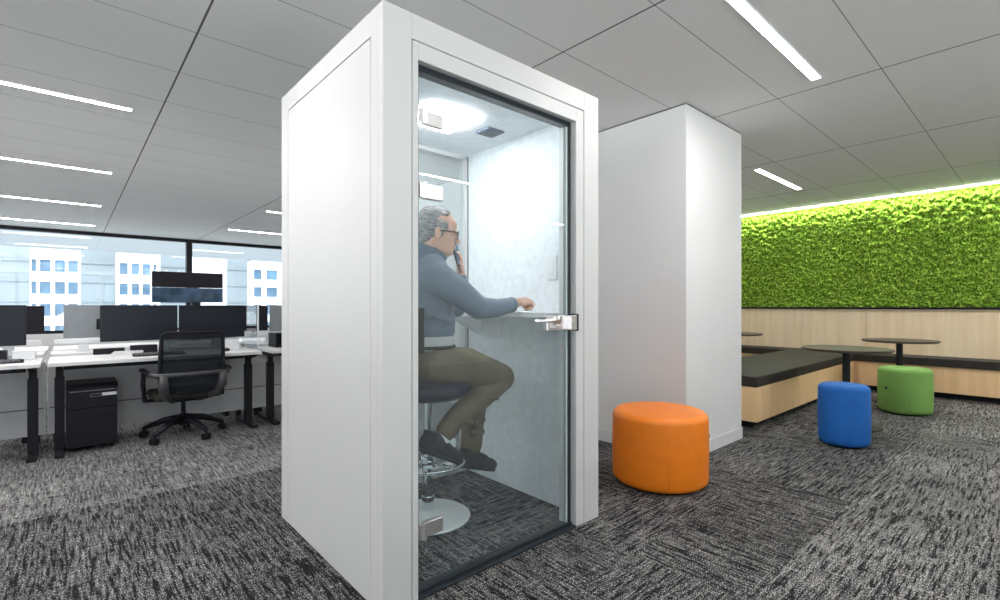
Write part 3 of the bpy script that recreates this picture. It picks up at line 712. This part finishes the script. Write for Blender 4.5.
MB().box(8.60, 8.745, -3.9, 3.74, 1.125, 1.150).build('ledge', M_BLACK, wp)

# ------------------------------------------------------------------ moss wall
mo = MB(); Y0, Y1, Z0, Z1, D = -2.6, 3.73, 1.152, 2.697, .0135
ny, nz_ = int((Y1 - Y0) / D), int((Z1 - Z0) / D); grid = []
for j in range(nz_ + 1):
    row = []
    for i in range(ny + 1):
        y, z = Y0 + (Y1 - Y0) * i / ny, Z0 + (Z1 - Z0) * j / nz_
        ds, _ = noise.voronoi(Vector((y * 18, z * 18, 0.3)))
        d2, _ = noise.voronoi(Vector((y * 36, z * 36, 7.3)))
        hgt = .070 * max(0, 1 - (ds[0] / .75) ** 2) + .020 * max(0, 1 - (d2[0] / .8) ** 2) + .02 * noise.noise(Vector((y * 3, z * 3, 1)))
        row.append(mo.bm.verts.new((8.70 - hgt, y + .01 * noise.noise(Vector((y * 30, z * 30, 5))), z)))
    grid.append(row)
for j in range(nz_):
    for i in range(ny): mo.bm.faces.new((grid[j][i], grid[j][i + 1], grid[j + 1][i + 1], grid[j + 1][i]))
border = [grid[0][i] for i in range(ny + 1)] + [grid[j][ny] for j in range(1, nz_ + 1)] + [grid[nz_][i] for i in range(ny - 1, -1, -1)] + [grid[j][0] for j in range(nz_ - 1, 0, -1)]
bb_ = [mo.bm.verts.new((8.748, v.co.y, v.co.z)) for v in border]
for i in range(len(border)): mo.bm.faces.new((border[i], border[(i + 1) % len(border)], bb_[(i + 1) % len(bb_)], bb_[i]))
mo.bm.faces.new(bb_)
mw = mo.build('moss_wall', M_MOSS, None, (8.75, .5, 1.152), smooth=True)
tag(mw, 'bright green preserved moss covering the upper wall above the maple panels', 'moss wall', kind='stuff')
ls = thing('light_strip', (8.6, .5, 2.69), 'thin bright light strip along the ceiling above the moss wall', 'light strip')
MB().box(8.535, 8.560, -2.6, 3.73, 2.693, 2.70).build('channel', M_WPL, ls)
MB().box(8.537, 8.558, -2.6, 3.73, 2.687, 2.693).build('diffuser', M_LEDM, ls)

# ------------------------------------------------------------------ round tables
def table(c, r, label):
    t = thing('round_table', (*c, 0), label, 'table', 'round pedestal tables in the lounge')
    MB().lathe((*c, 0), [(0, .732), (r - .02, .732), (r - .003, .742), (r, .750), (r - .004, .758), (0, .758)], 64).build('tabletop', M_TAB, t, smooth=False)
    MB().lathe((*c, 0), [(0, .02), (.032, .02), (.032, .725), (.12, .725), (.12, .732), (0, .732)], 28).build('pedestal', M_BLKM, t)
    MB().lathe((*c, 0), [(0, 0), (.285, 0), (.29, .008), (.28, .014), (.04, .024), (0, .024)], 48).build('base', M_BLKM, t)
    return t
t1 = table((5.72, 1.327), .375, 'dark round pedestal table, nearest one, behind the blue pouf')
dup(t1, (7.57, 1.215, 0), 'dark round pedestal table behind the green pouf')
dup(t1, (7.60, 3.18, 0), 'dark round table half hidden behind the white column')

# ------------------------------------------------------------------ desks
def desk(x0, label, first=None):
    """1.5 m sit-stand desk: top, two T legs, beam; x0 = left end"""
    t = thing('desk', (x0 + .75, 5.3, 0), label, 'desk', 'white sit-stand desks in the bench row')
    MB().box(x0, x0 + 1.5, 4.98, 5.62, .71, .74).build('desktop', M_DESK, t, bevel=.004)
    for s in (x0 + .07, x0 + 1.455 - .0):
        l = MB(); l.box(s - .035, s + .025, 5.23, 5.31, .03, .60); l.box(s - .028, s + .018, 5.24, 5.30, .60, .69)
        l.build('leg', M_BLKM, t, bevel=.004)
        MB().box(s - .035, s + .025, 5.03, 5.60, .0, .032).build('foot', M_BLKM, t, bevel=.006)
        MB().prism([(5.02, .71), (5.58, .71), (5.58, .695), (5.34, .655), (5.20, .655), (5.02, .695)], 'x', s - .025, s + .015).build('top_bracket', M_BLKM, t)
    MB().box(x0 + .09, x0 + 1.41, 5.26, 5.32, .655, .695).build('beam', M_BLKM, t)
    c = MB(); c.box(x0 + 1.20, x0 + 1.34, 4.985, 5.03, .690, .710); c.build('height_control', M_BLACK, t, bevel=.003)
    return t
dB = desk(-.12, 'white desk with the black mesh chair and drawer unit')
dup(dB, (-1.66 + .75, 5.3, 0), 'white desk cut off by the left picture edge')
dup(dB, (1.47 + .75, 5.3, 0), 'white desk disappearing behind the booth')
# desks on the far side of the spine face the other way
for x0, lab in ((-.12, 'far white desk facing the window, behind the two dark monitors'), (-1.66, 'far white desk facing the window at the left edge'), (1.47, 'far white desk facing the window beside the booth')):
    dup(dB, (x0 + .75, 6.78, 0), lab, (0, 0, PI))
# spine: grey modesty panels and the white cable tray on top
for x0, lab in ((-1.66, 'grey panel under the left desk'), (-.12, 'grey panel under the middle desk behind the chair'), (1.47, 'grey panel under the right desk beside the booth')):
    p_ = thing('modesty_panel', (x0 + .75, 5.66, 0), lab, 'panel', 'grey panels below the desks')
    MB().box(x0 - .015, x0 + 1.515, 5.645, 5.67, .08, .70).build('panel', M_PANEL, p_, bevel=.003)
    MB().box(x0 + .0, x0 + 1.5, 5.640, 5.646, .30, .31).build('seam_strip', M_GPL, p_)
    MB().box(x0 + .02, x0 + .06, 5.65, 5.70, 0, .08).build('foot', M_BLKM, p_)
    MB().box(x0 + 1.44, x0 + 1.48, 5.65, 5.70, 0, .08).build('foot', M_BLKM, p_)
for x0, lab in ((-1.66, 'white cable tray behind the left desk'), (-.12, 'white cable tray behind the middle desk'), (1.47, 'white cable tray behind the right desk')):
    p_ = thing('cable_tray', (x0 + .75, 5.8, 0), lab, 'cable tray', 'white cable trays between facing desks')
    MB().box(x0, x0 + 1.5, 5.68, 6.10, .735, .757).build('lid', M_DESK, p_, bevel=.003)
    MB().box(x0 + .02, x0 + 1.48, 5.70, 6.08, .62, .735).build('trough', M_PANEL, p_)
    for s in (.12, 1.38): MB().box(x0 + s - .02, x0 + s + .02, 5.80, 5.98, 0, .62).build('leg', M_BLKM, p_)
# monitor rail: white beam on posts
for x0, lab in ((-1.66, 'white monitor rail above the left desk'), (-.12, 'white monitor rail above the middle desk'), (1.47, 'white monitor rail above the right desk')):
    p_ = thing('monitor_rail', (x0 + .75, 5.84, .757), lab, 'monitor rail', 'white monitor rails')
    MB().box(x0 + .02, x0 + 1.48, 5.80, 5.88, .83, .872).build('beam', M_WPL, p_, bevel=.008)
    for s in (.22, 1.28): 
        MB().prism([(x0 + s - .045, .757), (x0 + s + .045, .757), (x0 + s + .032, .835), (x0 + s - .032, .835)], 'y', 5.815, 5.865).build('post', M_WPL, p_)

def monitor(x, y, label, m_front, w_=.575, zc=1.015, hh=.325, flip=False):
    """screen facing -Y (or +Y when flipped) on an arm from the rail"""
    t = thing('monitor', (x, y, zc - hh / 2), label, 'monitor', 'desk monitors')
    s = -1 if not flip else 1
    MB().box(x - w_ / 2, x + w_ / 2, y - .014, y + .014, zc - hh / 2, zc + hh / 2).build('housing', M_BLACK if not flip else M_MGREY, t, bevel=.005)
    MB().box(x - w_ / 2 + .006, x + w_ / 2 - .006, y + s * .0142 - .0006, y + s * .0142 + .0006, zc - hh / 2 + .012, zc + hh / 2 - .006).build('screen', m_front, t)
    ya = y - s * .014; yb = 5.794 if not flip else 5.886
    a = MB(); a.box(x - .05, x + .05, min(ya, ya - s * .03), max(ya, ya - s * .03), zc - .08, zc + .02)
    a.tube([(x, ya - s * .025, zc - .03), (x + .01, (ya + yb) / 2, zc - .06), (x, yb, .85)], .014)
    a.build('mounting_arm', M_BLKM, t)
    return t
m1 = monitor(.494, 5.56, 'dark monitor left of the pair behind the office chair', M_SCREEN, .575)
m2 = dup(m1, (1.080, 5.56, m1.location.z), 'dark monitor right of the pair behind the office chair')
m0 = dup(m1, (-.545, 5.50, m1.location.z), 'dark monitor cut off by the left picture edge')
mg = monitor(.250, 6.12, 'grey-backed monitor left of the dark pair, facing the window', M_SCREEN, .575, 1.025, .31, True)
mb2 = dup(m1, (-.455, 6.12, m1.location.z + .035), 'dark monitor half behind the left edge monitor', (0, 0, PI))
mb2.scale = (1, 1, .78); mb2.location.z += .03
mr = dup(m1, (1.54, 6.12, m1.location.z + .03), 'dark monitor sliver between the dark pair and grey screen', (0, 0, PI)); mr.scale = (.75, 1, .9)
mq = dup(mg, (2.065, 6.12, mg.location.z), 'grey monitor right of the dark pair beside the booth edge')
# wall-size display on a stand by the window
td = thing('display_screen', (1.42, 9.0, 0), 'large black display on a stand before the window, above the monitors', 'display')
MB().box(.942, 1.895, 9.0, 9.05, 1.46, 1.70).build('upper_panel', M_BLACK, td, bevel=.004)
MB().box(.942, 1.895, 8.995, 9.05, 1.225, 1.455).build('screen', M_SCRB, td, bevel=.004)  # blue of this lower half paints in a window reflection
f = MB(); f.box(1.48, 1.56, 9.05, 9.10, .05, 1.5); f.box(1.46, 1.58, 9.0, 9.1, 1.15, 1.25); f.box(1.1, 1.9, 8.8, 9.3, 0, .05)
f.build('stand', M_BLKM, td, bevel=.004)

# glass screen between desks with white edge post
gs = thing('desk_divider', (1.43, 5.78, .757), 'clear glass divider with a thin white edge beside the right dark monitor', 'divider')
MB().box(1.425, 1.431, 5.30, 5.9, .745, 1.17).build('pane', M_WIN, gs)
MB().box(1.422, 1.434, 5.285, 5.30, .745, 1.175).build('edge_trim', M_WPL, gs)

# clutter on the desks
def clutter(name, label, cat, m, boxes, z, bev=.004, extra=None):
    xs = [b[0] for b in boxes] + [b[1] for b in boxes]; ys_ = [b[2] for b in boxes] + [b[3] for b in boxes]
    t = thing(name, ((min(xs) + max(xs)) / 2, (min(ys_) + max(ys_)) / 2, z), label, cat)
    mb = MB()
    for b in boxes: mb.box(*b)
    mb.build('case', m, t, bevel=bev); return t
def keyboard(x, y, label):
    t = thing('keyboard', (x, y, .74), label, 'keyboard')
    MB().prism([(y - .06, .740), (y + .06, .740), (y + .06, .758), (y - .06, .748)], 'x', x - .19, x + .19).build('case', M_BLACK, t, bevel=.002)
    k = MB()
    for r in range(4):
        for c in range(12): k.box(x - .18 + c * .03, x - .18 + c * .03 + .025, y - .052 + r * .028, y - .030 + r * .028, .750 + r * .0022, .756 + r * .0025)
    k.build('keys', M_GPL, t); return t
keyboard(.60, 5.20, 'black keyboard on the desk left of the office chair')
keyboard(-.45, 5.22, 'black keyboard on the left edge desk under the monitor')
bx = thing('desk_phone', (-.62, 5.36, .74), 'black desk phone under the left edge monitor', 'phone')
MB().prism([(5.28, .74), (5.45, .74), (5.45, .80), (5.28, .755)], 'x', -.73, -.52).build('phone_base', M_BLACK, bx, bevel=.004)
h_ = MB(); h_.box(-.725, -.675, 5.28, 5.46, .795, .822); h_.build('handset', M_BLACK, bx, bevel=.008)
b_ = thing('storage_box', (-.27, 5.49, .74), 'small white box at the seam between the left two desks', 'box')
MB().box(-.335, -.205, 5.42, 5.56, .741, .80).build('box_body', M_WPL, b_, bevel=.003); MB().box(-.338, -.202, 5.417, 5.563, .80, .812).build('lid', M_WPL, b_, bevel=.002)
b_ = thing('storage_box', (1.21, 5.41, .74), 'small white box right of the office chair back', 'box')
MB().box(1.13, 1.27, 5.36, 5.47, .741, .835).build('box_body', M_WPL, b_, bevel=.003); MB().box(1.127, 1.273, 5.357, 5.473, .835, .845).build('lid', M_WPL, b_, bevel=.002)
b_ = thing('paper_stack', (.40, 5.46, .74), 'low stack of white paper under the left dark monitor', 'papers')
for k in range(3): MB().box(.28 + .01 * k, .49 + .006 * k, 5.38, 5.54 - .006 * k, .741 + k * .009, .749 + k * .009).build('sheet_bundle', M_WPL, b_)
b_ = thing('laptop_stand', (.68, 5.42, .74), 'small white angled stand below the dark monitors', 'stand')
MB().prism([(.64, .741), (.70, .741), (.69, .755), (.675, .85), (.660, .85), (.665, .755), (.64, .750)], 'y', 5.36, 5.44).build('upright', M_WPL, b_, bevel=.002)
MB().box(.60, .76, 5.33, 5.47, .741, .747).build('base', M_WPL, b_)
b_ = thing('computer_mouse', (1.13, 5.24, .74), 'black mouse on the desk right of the chair', 'mouse')
MB().ball((1.13, 5.24, .752), (.032, .052, .018)).build('shell', M_BLACK, b_, smooth=True)
MB().cyl((1.13, 5.205, .768), (1.13, 5.22, .770), .005).build('wheel', M_GPL, b_)
clutter('docking_station', 'black docking station under the left dark monitor', 'docking station', M_BLACK, [(.16, .38, 5.555, 5.60, .741, .792)], .74)
clutter('docking_station', 'black docking station beside the white box under left edge monitor', 'docking station', M_BLACK, [(-.86, -.37, 5.49, 5.60, .741, .815)], .74)
clutter('cable_box', 'black cable box behind the small white angled stand', 'box', M_BLACK, [(.42, .62, 5.52, 5.60, .741, .81)], .74)
b_ = thing('document_tray', (1.76, 5.42, .74), 'black document tray on the right desk beside the booth', 'tray')
MB().box(1.60, 1.92, 5.30, 5.55, .741, .748).build('base', M_BLACK, b_); f = MB()
f.box(1.60, 1.61, 5.30, 5.55, .741, .88); f.box(1.91, 1.92, 5.30, 5.55, .741, .88); f.box(1.60, 1.92, 5.54, 5.55, .741, .88); f.box(1.60, 1.92, 5.30, 5.55, .88, .886); f.build('rim', M_BLACK, b_)

# drawer unit
c_ = thing('drawer_unit', (.155, 5.36, 0), 'black drawer unit with a white label under the middle desk', 'drawer unit')
MB().box(-.018, .305, 5.165, 5.58, .03, .50).build('cabinet_body', M_BLACK, c_, bevel=.006)
MB().prism([(5.15, .502), (5.58, .502), (5.57, .535), (5.22, .535), (5.155, .515)], 'x', -.020, .308).build('seat_pad', M_BLACK, c_, bevel=.006)
dr = MB().box(-.016, .303, 5.145, 5.164, .345, .495).build('drawer', M_BLACK, c_, bevel=.003)
MB().box(.005, .295, 5.135, 5.146, .482, .490).build('handle', M_GPL, dr, bevel=.002)
MB().box(.205, .298, 5.142, 5.1455, .437, .462).build('label_plate', M_WPL, dr)
MB().box(.130, .200, 5.142, 5.1455, .434, .460).build('label_plate', M_GPL, dr)
MB().box(.135, .195, 5.1405, 5.142, .440, .454).build('label_plate', M_BLACK, dr)
MB().box(-.016, .303, 5.145, 5.164, .04, .340).build('drawer', M_BLACK, c_, bevel=.003)
for x, y in ((.03, 5.20), (.27, 5.20), (.03, 5.54), (.27, 5.54)): MB().cyl((x - .012, y, .017), (x + .012, y, .017), .016).build('castor', M_BLACK, c_)

# ------------------------------------------------------------------ office chair
CX, CY, CR = .775, 5.19, .04
ch = thing('office_chair', (CX, CY, 0), 'black mesh-back swivel office chair at the middle desk', 'chair')
ch.rotation_euler = (0, 0, 0)
RT = Matrix.Translation((CX, CY, 0)) @ Matrix.Rotation(CR, 4, 'Z')
def C(mb, *a, **k): mb.xf(RT); return mb.build(*a, **k)
# local frame: +Y towards the desk, back at -Y
for k in range(5):
    a = 2 * PI * k / 5 + .05
    ex, ey = .32 * math.cos(a), .32 * math.sin(a)
    m = MB(); m.tube([(0, 0, .165), (ex * .5, ey * .5, .145), (ex, ey, .080)], [.036, .028, .018], 10); sp = C(m, 'base_arm', M_BLACK, ch, smooth=True)
    m = MB(); d = Vector((-math.sin(a), math.cos(a), 0)); p = Vector((ex, ey, .030))
    m.cyl(p - d * .026, p - d * .006, .029); m.cyl(p + d * .006, p + d * .026, .030); m.cyl((ex, ey, .03), (ex, ey, .085), .010)
    C(m, 'castor', M_BLACK, ch)
m = MB(); m.cyl((0, 0, .10), (0, 0, .20), .030); m.cyl((0, 0, .20), (0, 0, .34), .018); C(m, 'gas_lift', M_BLKM, ch)
m = MB(); m.box(-.10, .10, -.12, .12, .325, .365); m.box(-.27, .27, -.03, .03, .335, .36); C(m, 'seat_mechanism', M_BLACK, ch, bevel=.01)
m = MB(); m.box(-.25, .25, -.28, .20, .365, .425); C(m, 'seat', M_CUSH, ch, bevel=.03, segs=4)
# back frame: top bar, side stiles, mid bar; mesh in between
def bz(y): return -.335 - .05 * (y - .45) / .5
m = MB()
m.tube([(-.225, bz(.46), .46), (-.232, bz(.70), .70), (-.222, bz(.93), .93), (-.205, bz(.945), .945), (.205, bz(.945), .945), (.222, bz(.93), .93), (.232, bz(.70), .70), (.225, bz(.46), .46)], .016, 10)
m.tube([(-.225, bz(.46), .46), (-.10, bz(.44) + .02, .43), (.10, bz(.44) + .02, .43), (.225, bz(.46), .46)], .014, 10)
m.box(-.215, .215, bz(.93) - .012, bz(.93) + .012, .905, .950)
C(m, 'back_frame', M_BLACK, ch, smooth=False)
m = MB(); m.box(-.222, .222, -.004, .004, .45, .92, Matrix.Translation((0, -.362, 0)) ); 
mm_ = glass('chair_mesh', (0.42, .45, .47), 1.1, .30, (0.05, .06, .07)); C(m, 'back_mesh', mm_, ch)
m = MB(); m.tube([(-.295, -.24, .60), (-.26, -.39, .60), (-.1, -.42, .60), (.1, -.42, .60), (.26, -.39, .60), (.295, -.24, .60)], .019, 10)
C(m, 'back_brace', M_BLKM2, ch, smooth=True)
m = MB()
for s in (-1, 1): m.tube([(s * .215, -.415, .60), (s * .215, -.40, .50), (s * .19, -.34, .42), (s * .10, -.12, .345)], [.028, .038, .034, .026], 10)
C(m, 'back_support', M_BLKM2, ch, smooth=True)
for s in (-1, 1):
    m = MB(); m.box(s * .30 - .022, s * .30 + .022, -.28, .03, .600, .630); r_ = C(m, 'armrest', M_BLACK, ch, bevel=.01)
    m = MB(); m.tube([(s * .30, -.05, .61), (s * .305, -.06, .50), (s * .295, -.08, .36), (s * .20, 0, .345)], [.016, .018, .018, .016], 10); C(m, 'armrest_post', M_BLACK, ch, smooth=True)

for o in list(bpy.data.objects):
    if '_o' in o: del o['_o']
